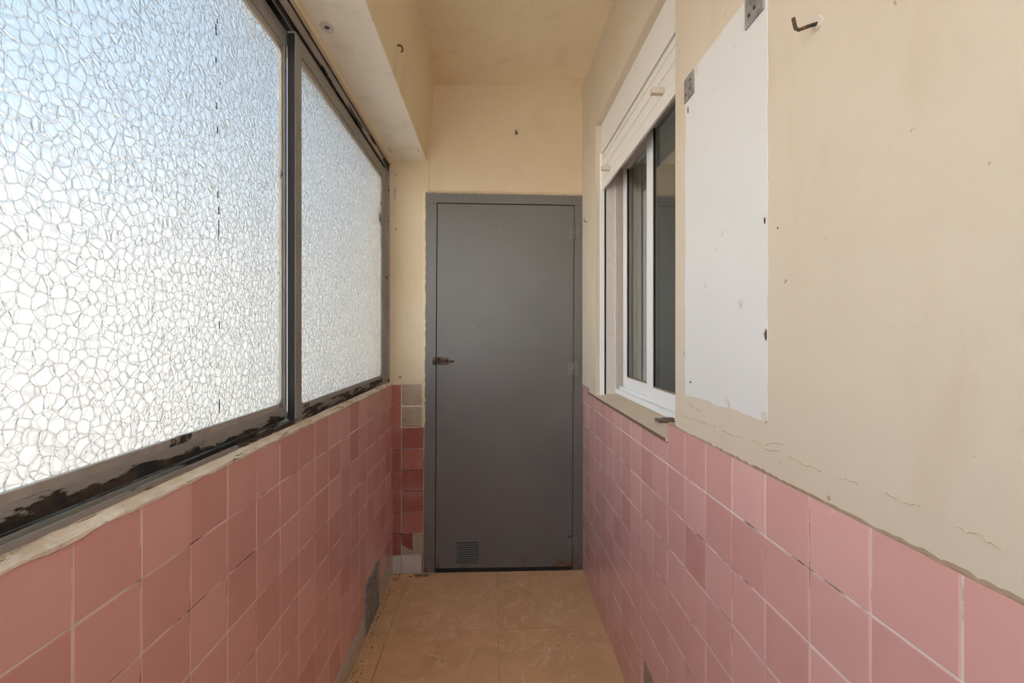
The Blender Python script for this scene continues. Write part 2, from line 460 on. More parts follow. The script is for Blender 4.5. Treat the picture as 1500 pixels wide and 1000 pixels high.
    pts += ragged(lambda s, v: (XR - 0.0024, y1 - (y1 - y0) * s, z0 + v), 14, 0.0030, 5)[1:-1]
    mb = MB(); mb.prism(pts, (0.0014, 0, 0))
    p = mb.build('painted_patch', WHITE, w); p['label'] = 'tall white rectangle of paint left where a cupboard hung'
    return w
wall_right = build_right()

def blotch(name, parent, cx, cy, cz, w, h, mat, plane, seed, t=0.0012, n=14):
    """small irregular flake or scar lying on a wall; plane 'x-' faces -X, 'y-' faces -Y, 'z-' faces down"""
    r = random.Random(seed); pts = []
    for k in range(n):
        a = 2 * math.pi * k / n; q = r.uniform(0.55, 1.1)
        u, v = math.cos(a) * w / 2 * q, math.sin(a) * h / 2 * q
        pts.append({'x-': (cx, cy + u, cz + v), 'y-': (cx + u, cy, cz + v), 'z-': (cx + u, cy + v, cz), 'x+': (cx, cy + u, cz + v)}[plane])
    vec = {'x-': (-t, 0, 0), 'y-': (0, -t, 0), 'z-': (0, 0, -t), 'x+': (t, 0, 0)}[plane]
    mb = MB(); mb.prism(pts, vec)
    return mb.build(name, mat, parent)

DARKCHIP = m_plain('brown_chip', (0.13, 0.075, 0.045), 0.8)
PALECHIP = m_plain('pale_chip', (0.66, 0.58, 0.50), 0.8)
blotch('chip', wall_right, XR - 0.003, 0.831, 1.336, 0.007, 0.024, DARKCHIP, 'x-', 2)
blotch('chip', wall_right, XR - 0.0015, 0.797, 1.527, 0.004, 0.004, DARKCHIP, 'x-', 3)
blotch('chip', wall_right, XR - 0.003, 0.836, 1.183, 0.022, 0.020, PALECHIP, 'x-', 5)
blotch('chip', wall_right, XR - 0.003, 0.834, 1.55, 0.004, 0.014, DARKCHIP, 'x-', 6)
blotch('chip', wall_right, XR - 0.003, 1.155, 1.215, 0.010, 0.007, DARKCHIP, 'x-', 7)
blotch('chip', wall_right, XR - 0.003, 1.17, 1.92, 0.004, 0.02, DARKCHIP, 'x-', 8)

# ------------------------------------------------------------------ left wall (below the window) with dado and ledge
def build_left():
    mb = MB()
    mb.box(-0.72, XL - 0.007, YB - 0.1, YE + 0.1, 0, DL - 0.004)
    mb.box(-0.72, XL - 0.002, YB - 0.1, YE + 0.1, SOF - 0.022, CEI + .05)
    w = tag(mb.build('wall_left', PL2), 'left parapet wall with pink tiles under the steel window', 'wall', kind='structure')
    mb = MB(); Y0 = 0.639
    us = [YB] + [Y0 + 0.12 * k for k in range(-15, 17)] + [YE - 0.003]
    vs_ = [0.104 + 0.12 * k for k in range(9)]
    nearv = set()
    tiles(mb, 'x', XL, XL - 0.0085, us, vs_, side=1, skip=nearv, gap=0.0028)
    d = mb.build('tile_dado', TILE, w); d['label'] = 'terracotta-pink square wall tiles'
    mb = MB()
    mb.quad([(XL - 0.0014, YB, 0.104), (XL - 0.0014, YE, 0.104), (XL - 0.0014, YE, DL - 0.003), (XL - 0.0014, YB, DL - 0.003)])
    mb.build('grout', GROUT, w)
    # crumbling plaster ledge sloping up from the tiles to the steel frame
    mb = MB(); r = random.Random(5); n = 170; pr = None
    for i in range(n + 1):
        y = YB + (YE - YB) * i / n
        j = lambda a: r.uniform(-a, a)
        lip = 0.0016 + abs(j(0.0022)); 
        cur = [(XL - 0.006, y, DL - 0.010 + j(0.003)), (XL + lip, y, DL - 0.003 + j(0.0028)), (XL + lip * .6, y, DL + 0.001 + j(0.001)),
               (XL - 0.006, y, DL + 0.0055 + j(0.0012)), (XL - 0.0105, y, DL + 0.0045 + j(0.002)), (XL - 0.016, y, DL + 0.010 + j(0.001)), (XL - 0.03, y, DL + 0.012)]
        if pr:
            for k in range(len(cur) - 1): mb.quad([pr[k], cur[k], cur[k + 1], pr[k + 1]])
        pr = cur
    l = mb.build('plaster_ledge', LEDGE, w)
    l['label'] = 'crumbling dirty plaster ledge'
    return w
wall_left = build_left()

# skirting of white tiles
def build_base():
    mb = MB(); Y0 = 0.639
    us = [YB] + [Y0 + 0.12 * k for k in range(-15, 12)] + [2.036]
    tiles(mb, 'x', XL + 0.003, XL - 0.0085, us, [0.0, 0.104], side=1, mi=0)
    tiles(mb, 'x', XL + 0.003, XL - 0.0085, [2.275, 2.436, YE - 0.006], [0.0, 0.104], side=1, mi=0)
    mb.box(XL - 0.0085, XL - 0.001, YB, YE - .003, 0.0, 0.103, 0.5, 1)
    return tag(mb.build('baseboard_left', [BASET, BASEG]), 'low dirty white skirting tiles along the left wall', 'skirting', kind='structure')
build_base()
def build_base_back():
    mb = MB()
    tiles(mb, 'y', YE - 0.009, YE + .001, [XL + 0.001, -0.513, -0.398], [0.0, 0.105], side=-1)
    mb.box(XL, -0.392, YE - 0.003, YE + 0.001, 0, 0.104, 0.5, 1)
    return tag(mb.build('baseboard_back', [BASET, BASEG]), 'two dirty white skirting tiles beside the door frame', 'skirting', kind='structure')
build_base_back()

# ------------------------------------------------------------------ end wall
def build_back():
    mb = MB()
    mb.box(-0.72, XR + 0.2, YE, YE + 0.12, 0, CEI + .05)
    mb.box(XL - 0.02, -0.36, YE - 0.004, YE + 0.01, 1.060, CEI)
    w = tag(mb.build('wall_back', PL3), 'cream end wall around and above the grey door', 'wall', kind='structure')
    zr = [0.105 + 0.1188 * k for k in range(9)]; zr[-1] = 1.058
    mb = MB()
    col = [0.5, 0.55, 0.8, 0.25, 0.15, 0.6, 0.35, 0.4]
    tiles(mb, 'y', YE - 0.0085, YE + 0.001, [XL + 0.001, -0.5135], zr, side=-1, tint=lambda i, j: [0.3, .5, .45, .5, .4, .55, .9, .9][j], mi=0)
    tiles(mb, 'y', YE - 0.0095, YE + 0.001, [-0.5125, -0.389], zr, side=-1, skip={(0, 0), (0, 6), (0, 7)},
          tint=lambda i, j: [0, .75, .35, .15, .6, .3, 0, 0][j], gap=0.004)
    # broken fragment left in the lowest tile's place
    pts = [(-0.510, YE - 0.007, zr[1] - 0.002), (-0.452, YE - 0.007, zr[1] - 0.002), (-0.449, YE - 0.007, zr[0] + 0.024), (-0.470, YE - 0.007, zr[0] + 0.034), (-0.492, YE - 0.007, zr[0] + 0.048), (-0.510, YE - 0.007, zr[0] + 0.055)]
    mb.prism(pts, (0, 0.006, 0), 0.0)
    d = mb.build('tile_dado', TILEX, w); d['label'] = 'dark red tiles with two missing at the top and one broken below'
    # bare mortar where tiles fell off
    def lumpy(x0, x1, z0, z1, seed, nx=12, nz=12):
        mb = MB(); r = random.Random(seed)
        g = [[(x0 + (x1 - x0) * i / nx, YE - 0.0015 - (r.uniform(0, 0.005) if 0 < i < nx and 0 < k < nz else 0), z0 + (z1 - z0) * k / nz) for k in range(nz + 1)] for i in range(nx + 1)]
        for i in range(nx):
            for k in range(nz): mb.quad([g[i][k], g[i + 1][k], g[i + 1][k + 1], g[i][k + 1]])
        return mb.build('exposed_mortar', MORTAR, w)
    lumpy(-0.511, -0.389, zr[7] + 0.004, zr[8] + 0.004, 1)
    lumpy(-0.511, -0.389, zr[6] + 0.002, zr[7] - 0.004, 2)
    lumpy(-0.511, -0.389, zr[0] + 0.002, zr[1] - 0.002, 3)
    mb = MB()
    mb.quad([(XL, YE - 0.0008, 0.105), (-0.389, YE - 0.0008, 0.105), (-0.389, YE - 0.0008, 1.056), (XL, YE - 0.0008, 1.056)])
    mb.build('grout', GROUT, w)
    # ragged plaster edge around the door frame
    mb = MB(); r = random.Random(21); n = 60; pr = None
    for i in range(n + 1):
        z = 0.82 + (2.14 - 0.82) * i / n
        x = -0.3835 + 0.0045 * (z / 2.1) + r.uniform(-0.003, 0.0035)
        cur = [(x - 0.018, YE - 0.0038, z), (x - 0.005, YE - 0.011 + r.uniform(-.002, .002), z), (x + 0.002, YE - 0.014 + r.uniform(-.001, .003), z), (x + 0.004, YE - 0.003, z)]
        if pr:
            for k in range(3): mb.quad([pr[k], cur[k], cur[k + 1], pr[k + 1]])
        pr = cur
    pr = None; n = 60
    for i in range(n + 1):
        x = -0.378 + (XR + 0.378) * i / n; z = 2.131 - 0.004 * i / n + r.uniform(-0.002, 0.002)
        cur = [(x, YE + 0.001, z + 0.022), (x, YE - 0.006 + r.uniform(-.001, .001), z + 0.010), (x, YE - 0.013 + r.uniform(-.001, .001), z), (x, YE - 0.002, z - 0.003)]
        if pr:
            for k in range(3): mb.quad([pr[k], cur[k], cur[k + 1], pr[k + 1]])
        pr = cur
    mb.build('plaster_edge', PL3, w)
    for (x, z, ww, hh, m, sd) in ((-0.559, 2.13, 0.018, 0.10, 0, 1), (-0.555, 2.235, 0.018, 0.02, 0, 2), (-0.393, 1.18, 0.012, 0.10, 1, 3), (-0.395, 1.37, 0.010, 0.14, 1, 4),
                                  (-0.42, 1.10, 0.03, 0.02, 1, 5), (-0.53, 1.10, 0.02, 0.01, 2, 6), (-0.553, 1.93, 0.012, 0.012, 2, 7), (-0.40, 1.30, .012, .06, 1, 9)):
        blotch('chip', w, x + (0.01 if x < -.5 else 0), YE - 0.004, z, ww, hh, [m_grey_chip, PALECHIP, DARKCHIP][m], 'y-', sd, 0.0008)
    return w
m_grey_chip = m_plain('grey_underpaint', (0.40, 0.40, 0.39), 0.7)
wall_back = build_back()


# unseen parapet behind the viewer, its height set to limit the incoming light
mb = MB(); mb.box(-0.72, 0.72, YB - 0.12, YB, 0, 1.30)
tag(mb.build('wall_front', PL), 'unseen plastered parapet added behind the viewer to shape the light', 'wall', kind='structure')

# ------------------------------------------------------------------ ceiling and boxed beam
def build_ceiling():
    mb = MB(); nx, ny = 10, 40; r = random.Random(9)
    x0, x1 = -0.75, XR + 0.02
    mb.box(-0.75, 0.75, YB - 0.1, YE + 0.1, CEI + 0.012, CEI + 0.13)
    # undulating plaster underside, coved into the walls
    def z(i, k):
        x = x0 + (x1 - x0) * i / nx; y = YB + (YE + 0.02 - YB) * k / ny
        return CEI - 0.003 * math.sin(5 * x + 1.3) * math.sin(2.1 * y) - (0.010 if i == nx else 0) - (0.006 if k == ny else 0)
    g = [[(x0 + (x1 - x0) * i / nx, YB + (YE + 0.02 - YB) * k / ny, z(i, k)) for k in range(ny + 1)] for i in range(nx + 1)]
    vv = [[mb.bm.verts.new(p) for p in row] for row in g]
    for i in range(nx):
        for k in range(ny):
            f = mb.bm.faces.new((vv[i][k], vv[i + 1][k], vv[i + 1][k + 1], vv[i][k + 1])); f.smooth = True
    return tag(mb.build('ceiling', PL2), 'amber-cream plaster ceiling of the balcony', 'ceiling', kind='structure')
build_ceiling()
def build_beam():
    mb = MB()
    prof = [(-0.70, SOF), (-0.373, SOF), (-0.370, SOF + 0.003), (-0.330, CEI - 0.02), (-0.318, CEI + 0.02), (-0.70, CEI + 0.02)]
    mb.prism([(x, YB - 0.02, z) for x, z in prof], (0, YE + 0.04 - YB, 0))
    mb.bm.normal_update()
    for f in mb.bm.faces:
        if abs(f.normal.z) > 0.9 and f.calc_center_median().z < SOF + 0.01: f.material_index = 1  # soffit face: greyer plaster, lightened in colour to look better lit
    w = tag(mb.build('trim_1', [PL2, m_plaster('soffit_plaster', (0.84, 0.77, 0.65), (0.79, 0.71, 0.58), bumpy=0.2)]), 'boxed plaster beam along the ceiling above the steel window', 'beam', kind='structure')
    # plaster strip between the soffit and the steel header
    mb = MB(); r = random.Random(31); n = 80; pr = None
    for i in range(n + 1):
        y = YB + (YE - YB) * i / n; j = lambda a: r.uniform(-a, a)
        cur = [(-0.571 + j(.0015), y, SOF - 0.001), (-0.577 + j(.002), y, SOF - 0.008 + j(.003)), (-0.581 + j(.0015), y, SOF - 0.024 + j(.003)), (-0.60, y, SOF - 0.024)]
        if pr:
            for k in range(3): mb.quad([pr[k], cur[k], cur[k + 1], pr[k + 1]])
        pr = cur
    mb.build('plaster_strip', m_plaster('strip_plaster', (0.60, 0.45, 0.28), (0.50, 0.36, 0.21), bumpy=0.5), w)
    blotch('chip', w, -0.541, 2.446, SOF, 0.03, 0.07, PALECHIP, 'z-', 41, 0.0006)
    blotch('chip', w, -0.395, 2.44, SOF, 0.012, 0.07, PALECHIP, 'z-', 42, 0.0006)
    return w
beam = build_beam()

# ------------------------------------------------------------------ left steel sliding window
def build_left_window():
    root = empty('window_1', (-0.62, 1.2, DL))
    tag(root, 'rusty grey steel sliding window with pebbled obscure glass', 'window', kind='structure')
    FX = -0.584; y0, y1 = -1.20, YE - 0.002
    zb, zt = DL + 0.012, SOF - 0.026            # 1.076 .. 2.286
    mb = MB()
    # header: inner lip, track channel, outer lip
    mb.box(-0.67, -0.579, y0, y1, zt - 0.006, zt + 0.012)
    mb.box(-0.585, -0.579, y0, y1, zt - 0.036, zt + 0.002, bevel=0.001)
    mb.box(-0.607, -0.603, y0, y1, zt - 0.032, zt, bevel=0.0008)
    mb.box(-0.670, -0.645, y0, y1, zt - 0.045, zt)
    mb.build('header_track', STEELF, root)
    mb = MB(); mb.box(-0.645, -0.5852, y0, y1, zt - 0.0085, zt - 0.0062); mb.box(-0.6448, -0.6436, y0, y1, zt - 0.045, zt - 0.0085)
    mb.build('painted_track_shade', BLACK, root)  # black sheets give the header groove its deep shade
    mb = MB()
    # bottom: flange, track floor, guide rails
    mb.box(-0.67, FX, y0, y1, zb - 0.014, zb, bevel=0.0008)
    mb.box(FX - 0.003, FX + 0.0005, y0, y1, zb - 0.014, zb + 0.009, bevel=0.0008)
    mb.box(-0.611, -0.607, y0, y1, zb, zb + 0.008, bevel=0.0006)
    mb.box(-0.67, -0.648, y0, y1, zb - 0.012, zb + 0.012)
    mb.build('bottom_track', STEELF, root)
    mb = MB()
    mb.box(-0.67, FX - 0.001, 2.553, y1, zb, zt - 0.004, bevel=0.0015)
    mb.box(FX - 0.004, FX + 0.006, 2.578, y1, zb, zt - 0.004, bevel=0.001)
    mb.build('side_jamb', STEEL, root)
    mb = MB(); mb.box(-0.67, FX, y0 - 0.05, y0, zb, zt); mb.build('side_jamb', STEELC, root)

    def sash(xf, ya, yb_, wa, wb, mats, zbot, ztop):
        """xf: room-side face; wa/wb stile widths at the near and far end"""
        xb = xf - 0.024
        gz0, gz1 = zbot + 0.050, ztop - 0.068
        mb = MB()
        mb.box(xb, xf, ya, ya + wa, zbot, ztop, bevel=0.0012, mi=0)
        mb.box(xb, xf, yb_ - wb, yb_, zbot, ztop, bevel=0.0012, mi=0)
        mb.box(xb, xf - 0.0005, ya + wa, yb_ - wb, ztop - 0.050, ztop, bevel=0.0012, mi=0)
        mb.box(xb, xf - 0.0005, ya + wa, yb_ - wb, zbot, zbot + 0.035, bevel=0.0012, mi=1)
        s = mb.build('sash', mats, root)
        mb = MB(); t = 0.009
        # stepped glazing beads, inner corners rounded
        xi = xf - 0.005
        ya2, yb2 = ya + wa, yb_ - wb
        z0, z1 = zbot + 0.035, ztop - 0.050
        mb.box(xi - 0.012, xi, ya2, yb2, z0 - .002, gz0, bevel=0.0015)
        mb.box(xi - 0.012, xi, ya2, yb2, gz1, z1 + .002, bevel=0.0015)
        mb.box(xi - 0.012, xi, ya2 - .002, ya2 + t, z0, z1, bevel=0.0015)
        mb.box(xi - 0.012, xi, yb2 - t, yb2 + .002, z0, z1, bevel=0.0015)
        for (cy, cz, sy, sz) in ((ya2 + t, gz0, 1, 1), (yb2 - t, gz0, -1, 1), (ya2 + t, gz1, 1, -1), (yb2 - t, gz1, -1, -1)):
            R = 0.022; pts = [(xi - 0.001, cy - sy * .001, cz - sz * .001)]
            for k in range(7):
                a = math.pi / 2 * k / 6
                pts.append((xi - 0.001, cy + sy * (R - R * math.sin(a)), cz + sz * (R - R * math.cos(a))))
            mb.prism(pts, (-0.010, 0, 0))
        mb.build('glazing_bead', BEAD, s)
        mb = MB(); mb.box(xi - 0.011, xi - 0.007, ya2 + 0.002, yb2 - 0.002, z0 + 0.002, z1 - 0.002)
        g = mb.build('glass_pane', GLASSH, s)
        return s, xi - 0.007
    near, gx = sash(-0.618, 0.235, 1.404, 0.05, 0.016, [STEELC, STEEL], DL + 0.020, 2.246)
    near['label'] = 'outer sash with flaking grey bottom rail'
    far, _ = sash(-0.5895, 1.395, 2.566, 0.045, 0.090, [STEELC, STEELP], DL + 0.008, 2.244)
    far['label'] = 'inner sash with badly peeled bottom rail'
    rear, _ = sash(-0.5895, -1.19, 0.290, 0.05, 0.05, [STEELC, STEEL], DL + 0.010, 2.244)  # unseen sash behind the viewer, added to let in more light
    mb = MB(); mb.box(-0.612, -0.5915, 1.3925, 1.3965, DL + 0.012, 2.236); mb.build('painted_gap_shade', BLACK, far)  # black strip paints the shadowed gap beside the stile
    # interlock strip behind the inner sash's stile, coloured pale as if catching light
    mb = MB(); mb.box(-0.6165, -0.6045, 1.4035, 1.4065, DL + 0.016, 2.225, bevel=0.0006)
    mb.build('interlock_strip', STRIP, near)
    # dark flecks of old sealant down the near pane
    mb = MB(); r = random.Random(17)
    for (y, za, zb2) in ((318, 28, 34), (316, 36, 52), (316, 84, 92), (317, 150, 160), (318, 186, 196), (319, 279, 290), (320, 302, 314), (320, 322, 346), (321, 470, 482), (321, 584, 604), (322, 120, 124)):
        ratio = (y - 750) / 671.28
        t_ = ( ratio * math.cos(.0416) + math.sin(.0416)) / (math.cos(.0416) - ratio * math.sin(.0416))
        Y = gx / t_
        dpt = gx * math.sin(.0416) + Y * math.cos(.0416)
        z1 = EYE + (490.6 - za) / 671.28 * dpt; z0 = EYE + (490.6 - zb2) / 671.28 * dpt
        w = 0.0022
        pts = []
        for k in range(6): pts.append((gx + 0.0002, Y - w * r.uniform(.3, 1), z0 + (z1 - z0) * k / 5))
        for k in range(5, -1, -1): pts.append((gx + 0.0002, Y + w * r.uniform(.3, 1), z0 + (z1 - z0) * k / 5))
        mb.prism(pts, (0.0008, 0, 0))
    k = mb.build('sealant_flecks', BLACK, near); k['label'] = 'broken vertical line of dark sealant flecks'
build_left_window()

# ------------------------------------------------------------------ right white sliding window
def build_right_window():
    root = empty('window_2', (0.6, 1.75, OZ0))
    tag(root, 'white aluminium sliding window with dark panes in the right wall', 'window', kind='structure')
    y0, y1 = OY0, OY1
    # sill
    mb = MB()
    pts = [(XR - 0.006, 1.3195, 1.0245), (XR - 0.006, 1.3195, 1.0355), (0.70, 1.3195, 1.064), (0.70, 1.3195, 1.044)]
    mb.prism(pts, (0, 2.397 - 1.3195, 0))
    s = mb.build('sill', SILL, root); s['label'] = 'sloping brown stone sill'
    mb = MB(); mb.box(XR - 0.0068, XR - 0.0055, 1.3195, 2.397, 1.0242, 1.0345); mb.build('sill_edge', SILLE, s)
    # outer frame
    fb = 1.052
    mb = MB()
    mb.box(0.600, 0.668, y0 - 0.02, y1, fb, fb + 0.022, bevel=0.0015)
    mb.box(0.622, 0.626, y0, y1 - 0.01, fb + 0.02, fb + 0.034)
    mb.box(0.646, 0.650, y0, y1 - 0.01, fb + 0.02, fb + 0.034)
    mb.box(0.600, 0.668, y0, y1, 2.16, 2.22)
    mb.box(0.600, 0.668, y0 - 0.04, y0 + 0.008, fb, 2.20)
    mb.build('frame', ALU, root)
    mb = MB()
    mb.box(0.560, 0.598, y1 - 0.010, y1 + 0.004, fb - 0.01, 2.20, bevel=0.001)
    mb.box(0.598, 0.606, y1 - 0.026, y1 + 0.004, fb - 0.006, 2.20, bevel=0.001)
    mb.box(0.606, 0.668, y1 - 0.006, y1 + 0.004, fb, 2.20)
    f = mb.build('side_jamb', ALUD, root); f['label'] = 'yellowed inner jamb'
    # shutter guides
    for ya in (y1, y0):
        mb = MB(); sgn = -1 if ya == y1 else 1
        mb.box(0.529, 0.5505, ya + 0.003, ya + sgn * 0.006, 1.036, 2.232, bevel=0.001)
        mb.box(0.5505, 0.553, ya + 0.004, ya - sgn * 0.0, 1.036, 2.232)
        g = mb.build('shutter_guide', ALU, root)
        mb = MB(); mb.box(0.551, 0.562, ya + 0.003 * -sgn, ya - sgn * 0.0005 + sgn * 0.0012, 1.040, 2.10); mb.build('guide_slot', BLACK, g)
    # sliding sashes
    def sash(xf, ya, yb_, wa, wb, name_label):
        xb = xf + 0.020; zb, zt = fb + 0.024, 2.19
        gz = 1.133
        mb = MB()
        mb.box(xf, xb, ya, ya + wa, zb, zt, bevel=0.0015)
        mb.box(xf, xb, yb_ - wb, yb_, zb, zt, bevel=0.0015)
        mb.box(xf + 0.0008, xb, ya + wa, yb_ - wb, zb, gz, bevel=0.0012)
        mb.box(xf + 0.0008, xb, ya + wa, yb_ - wb, zt - 0.06, zt, bevel=0.0012)
        s = mb.build('sash', ALU, root); s['label'] = name_label
        mb = MB()
        mb.box(xf + 0.004, xf + 0.009, ya + wa, yb_ - wb, gz, gz + 0.006)
        mb.build('gasket', BEADB, s)
        mb = MB()
        mb.box(xf + 0.0045, xf + 0.009, ya + wa, ya + wa + 0.004, gz, zt - 0.06)
        mb.box(xf + 0.0045, xf + 0.009, yb_ - wb - 0.006, yb_ - wb, gz, zt - 0.06)
        mb.build('gasket', BLACK, s)
        mb = MB(); mb.box(xf + 0.009, xf + 0.013, ya + wa - 0.004, yb_ - wb + 0.004, gz - 0.004, zt - 0.056)
        mb.build('glass_pane', GLASS, s)
    sash(0.613, 1.262, 1.806, 0.05, 0.065, 'inner sliding sash nearer the viewer')
    sash(0.638, 1.775, 2.226, 0.05, 0.055, 'outer sliding sash beside the door')
    # shutter box lid
    mb = MB(); mb.box(0.536, 0.546, y0 - 0.003, y1 + 0.003, 2.231, OZ1 + 0.003, bevel=0.001)
    mb.box(0.546, 0.700, y0, y1, OZ1 - 0.004, OZ1 + 0.002)
    b_ = mb.build('shutter_box_lid', SHUT, root); b_['label'] = 'flat white lid of the shutter box'
    # the unlit room beyond the glass
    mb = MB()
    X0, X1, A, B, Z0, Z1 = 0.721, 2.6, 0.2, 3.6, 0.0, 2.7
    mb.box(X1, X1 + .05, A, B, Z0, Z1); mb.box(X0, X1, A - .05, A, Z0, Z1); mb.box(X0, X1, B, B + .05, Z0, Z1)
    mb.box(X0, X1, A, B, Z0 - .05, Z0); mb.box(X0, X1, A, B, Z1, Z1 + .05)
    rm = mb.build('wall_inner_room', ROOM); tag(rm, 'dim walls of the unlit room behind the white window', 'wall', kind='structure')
    # roller shutter, nearly fully raised
    sh = empty('roller_shutter', (0.54, 1.75, 2.05))
    tag(sh, 'raised white slatted roller shutter above the white sliding window', 'shutter')
    zs = [(2.1985, 2.2255), (2.1525, 2.1970), (2.1000, 2.1510)]
    for a, b_ in zs:
        mb = MB(); n = 5
        prof = [(0.5465, a), (0.5405, a + 0.0015)] + [(0.5405 - 0.0018 * math.sin(math.pi * k / n), a + 0.0015 + (b_ - a - 0.003) * k / n) for k in range(1, n)] + [(0.5405, b_ - 0.0015), (0.5465, b_)]
        mb.prism([(x, y0 + 0.008, z) for x, z in prof], (0, y1 - y0 - 0.016, 0))
        mb.build('slat', SHUT, sh)
    mb = MB(); mb.box(0.5385, 0.548, y0 + 0.008, y1 - 0.009, 2.0490, 2.0975, bevel=0.0012)
    mb.build('bottom_bar', SHUT, sh)
    for (yy, zz) in ((1.419, 2.106), (2.083, 2.104)):
        mb = MB(); mb.box(0.499, 0.541, yy, yy + 0.020, zz - 0.0095, zz + 0.0095, bevel=0.0015)
        st = mb.build('stopper', m_plain('stopper_plastic', (0.62, 0.54, 0.45), 0.5), sh); st['label'] = 'small beige stop peg'
build_right_window()

# small rusty catch on the sill
def build_catch():
    r = empty('sill_catch', (0.575, 1.51, 1.043))
    tag(r, 'small brown metal catch lying on the near end of the window sill', 'catch')
    mb = MB(); mb.box(0.552, 0.582, 1.500, 1.545, 1.0435, 1.053, bevel=0.0015); mb.build('base_plate', m_plain('brown_catch_metal', (0.13, 0.085, 0.06), 0.5), r)
    mb = MB(); mb.box(0.566, 0.598, 1.488, 1.510, 1.0445, 1.062, bevel=0.002); mb.build('tongue', m_plain('brown_catch_tongue', (0.19, 0.12, 0.085), 0.45), r)
build_catch()

# ------------------------------------------------------------------ door
def build_door():
    root = empty('door_1', (0.06, YE, 0.0))
    tag(root, 'grey painted metal door with low louvred vent at the end of the balcony', 'door', kind='structure')
    yf, yl = YE - 0.012, YE - 0.009
    zt, zl = 2.133, 2.074
    mb = MB()
    mb.box(-0.3885, -0.3265, yf, YE + 0.02, 0.004, zl + 0.002, bevel=0.0015)
    mb.box(0.4520, 0.5200, yf, YE + 0.02, 0.004, zl + 0.002, bevel=0.0015)
    mb.box(-0.3885, 0.5200, yf, YE + 0.02, zl + 0.003, zt, bevel=0.0015)
    mb.box(-0.386, 0.505, YE - 0.0022, YE + 0.004, 0.003, zt - 0.004, 0.5, 1)
    mb.build('door_frame', [DOOR, BLACK], root)
    mb = MB(); mb.box(-0.3220, 0.4490, yl, YE + 0.012, 0.024, zl - 0.002, bevel=0.0015)
    leaf = mb.build('door_leaf', DOOR, root)
    mb = MB(); mb.box(-0.3265, 0.452, yl + 0.0015, YE + 0.012, 0.0, 0.024); mb.build('threshold_gap', BLACK, root)
    # louvred vent
    mb = MB(); a, b_, c, d = -0.222, -0.064, 0.030, 0.188; y = yl
    mb.box(a, a + .017, y - .004, y + .001, c, d, bevel=.001); mb.box(b_ - .017, b_, y - .004, y + .001, c, d, bevel=.001)
    mb.box(a + .017, b_ - .017, y - .004, y + .001, c, c + .012, bevel=.001); mb.box(a + .017, b_ - .017, y - .004, y + .001, d - .018, d, bevel=.001)
    n = 10; zz0, zz1 = c + .012, d - .018
    for k in range(n):
        z = zz0 + (zz1 - zz0) * (k + .5) / n; hh = (zz1 - zz0) / n
        mb.prism([(a + .017, y - .0008, z - hh * .45), (a + .017, y - .0075, z - hh * .36), (a + .017, y - .0068, z - hh * .22), (a + .017, y - .0008, z + hh * .05)], (b_ - a - .034, 0, 0))
    for (sx_, sz) in ((a + .008, d - .008), (b_ - .008, d - .008), (a + .008, c + .008), (b_ - .008, c + .008)):
        mb.tube([(sx_, y - .0035, sz), (sx_, y - .0055, sz)], .003, 8)
    v = mb.build('vent_grille', DOOR, leaf); v['label'] = 'square louvred vent grille'
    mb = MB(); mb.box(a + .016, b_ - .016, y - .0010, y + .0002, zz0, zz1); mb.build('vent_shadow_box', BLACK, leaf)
    # hinges
    for z in (1.919, 1.144, 0.163):
        mb = MB(); xg = 0.4505
        mb.box(xg - .032, xg - .004, yl - .0045, yl, z - .036, z + .036, bevel=.0008)
        mb.box(xg + .004, xg + .028, yf - .0045, yf, z - .036, z + .036, bevel=.0008)
        for k in range(5):
            za = z - .036 + .0144 * k
            mb.tube([(xg, yf - .0055, za + .0010), (xg, yf - .0055, za + .0134)], .0068, 10)
        for sx_ in (-.020, .016):
            for dz in (-.024, 0, .024): mb.tube([(xg + sx_, yf - .002, z + dz), (xg + sx_, yf - .006 if sx_ > 0 else yl - .006, z + dz)], .0026, 8)
        mb.build('hinge', HINGE, root)
    # sliding bolt
    mb = MB(); zc = 1.188
    mb.box(-0.319, -0.258, yl - .003, yl, zc - .022, zc + .022, bevel=.001)
    mb.box(-0.300, -0.276, yl - .012, yl - .002, zc - .012, zc + .013, bevel=.003)
    mb.box(-0.262, -0.257, yl - .012, yl, zc - .010, zc + .011, bevel=.002)
    bo = mb.build('sliding_bolt', RUST, root); bo['label'] = 'rusted sliding bolt'
    mb = MB(); mb.tube([(-0.345, yl - .008, zc), (-0.226, yl - .008, zc - .001)], .0050, 10)
    mb.tube([(-0.238, yl - .008, zc), (-0.238, yl - .019, zc - .006)], .0036, 8); mb.build('bolt_rod', RUST, bo)
    mb = MB(); mb.box(-0.343, -0.327, yf - .012, yf, zc - .020, zc + .022, bevel=.002); mb.build('keeper', RUST, root)
    root.rotation_euler = (0, math.radians(0.33), 0)
build_door()

# ------------------------------------------------------------------ small fittings
def plate(name, label, y0, y1, z0, z1, seed, holes):
    root = empty(name, (XR, (y0 + y1) / 2, (z0 + z1) / 2))
    tag(root, label, 'metal plate', group='galvanised plates at the top of the white patch')
    mb = MB(); x = XR - 0.0032
    pts = [(x, y0, z0), (x, y1, z0 - 0.001), (x, y1 + 0.0008, z1 - 0.003), (x, y1 - 0.006, z1), (x, y0, z1)]
    mb.prism(pts, (-0.0028, 0, 0)); mb.build('plate', GALV, root)
    for (u, v) in holes:
        mb = MB(); yy, zz = y0 + (y1 - y0) * u, z0 + (z1 - z0) * v
        mb.tube([(x - .0024, yy, zz), (x - .0042, yy, zz)], [.0042, .0032], 10); mb.build('screw', RUST, root)
    return root
plate('hinge_plate', 'galvanised metal plate at the far top corner of the white patch, next to the window', 1.133, 1.188, 1.946, 2.006, 1, [(.35, .35), (.3, .7), (.8, .3)])
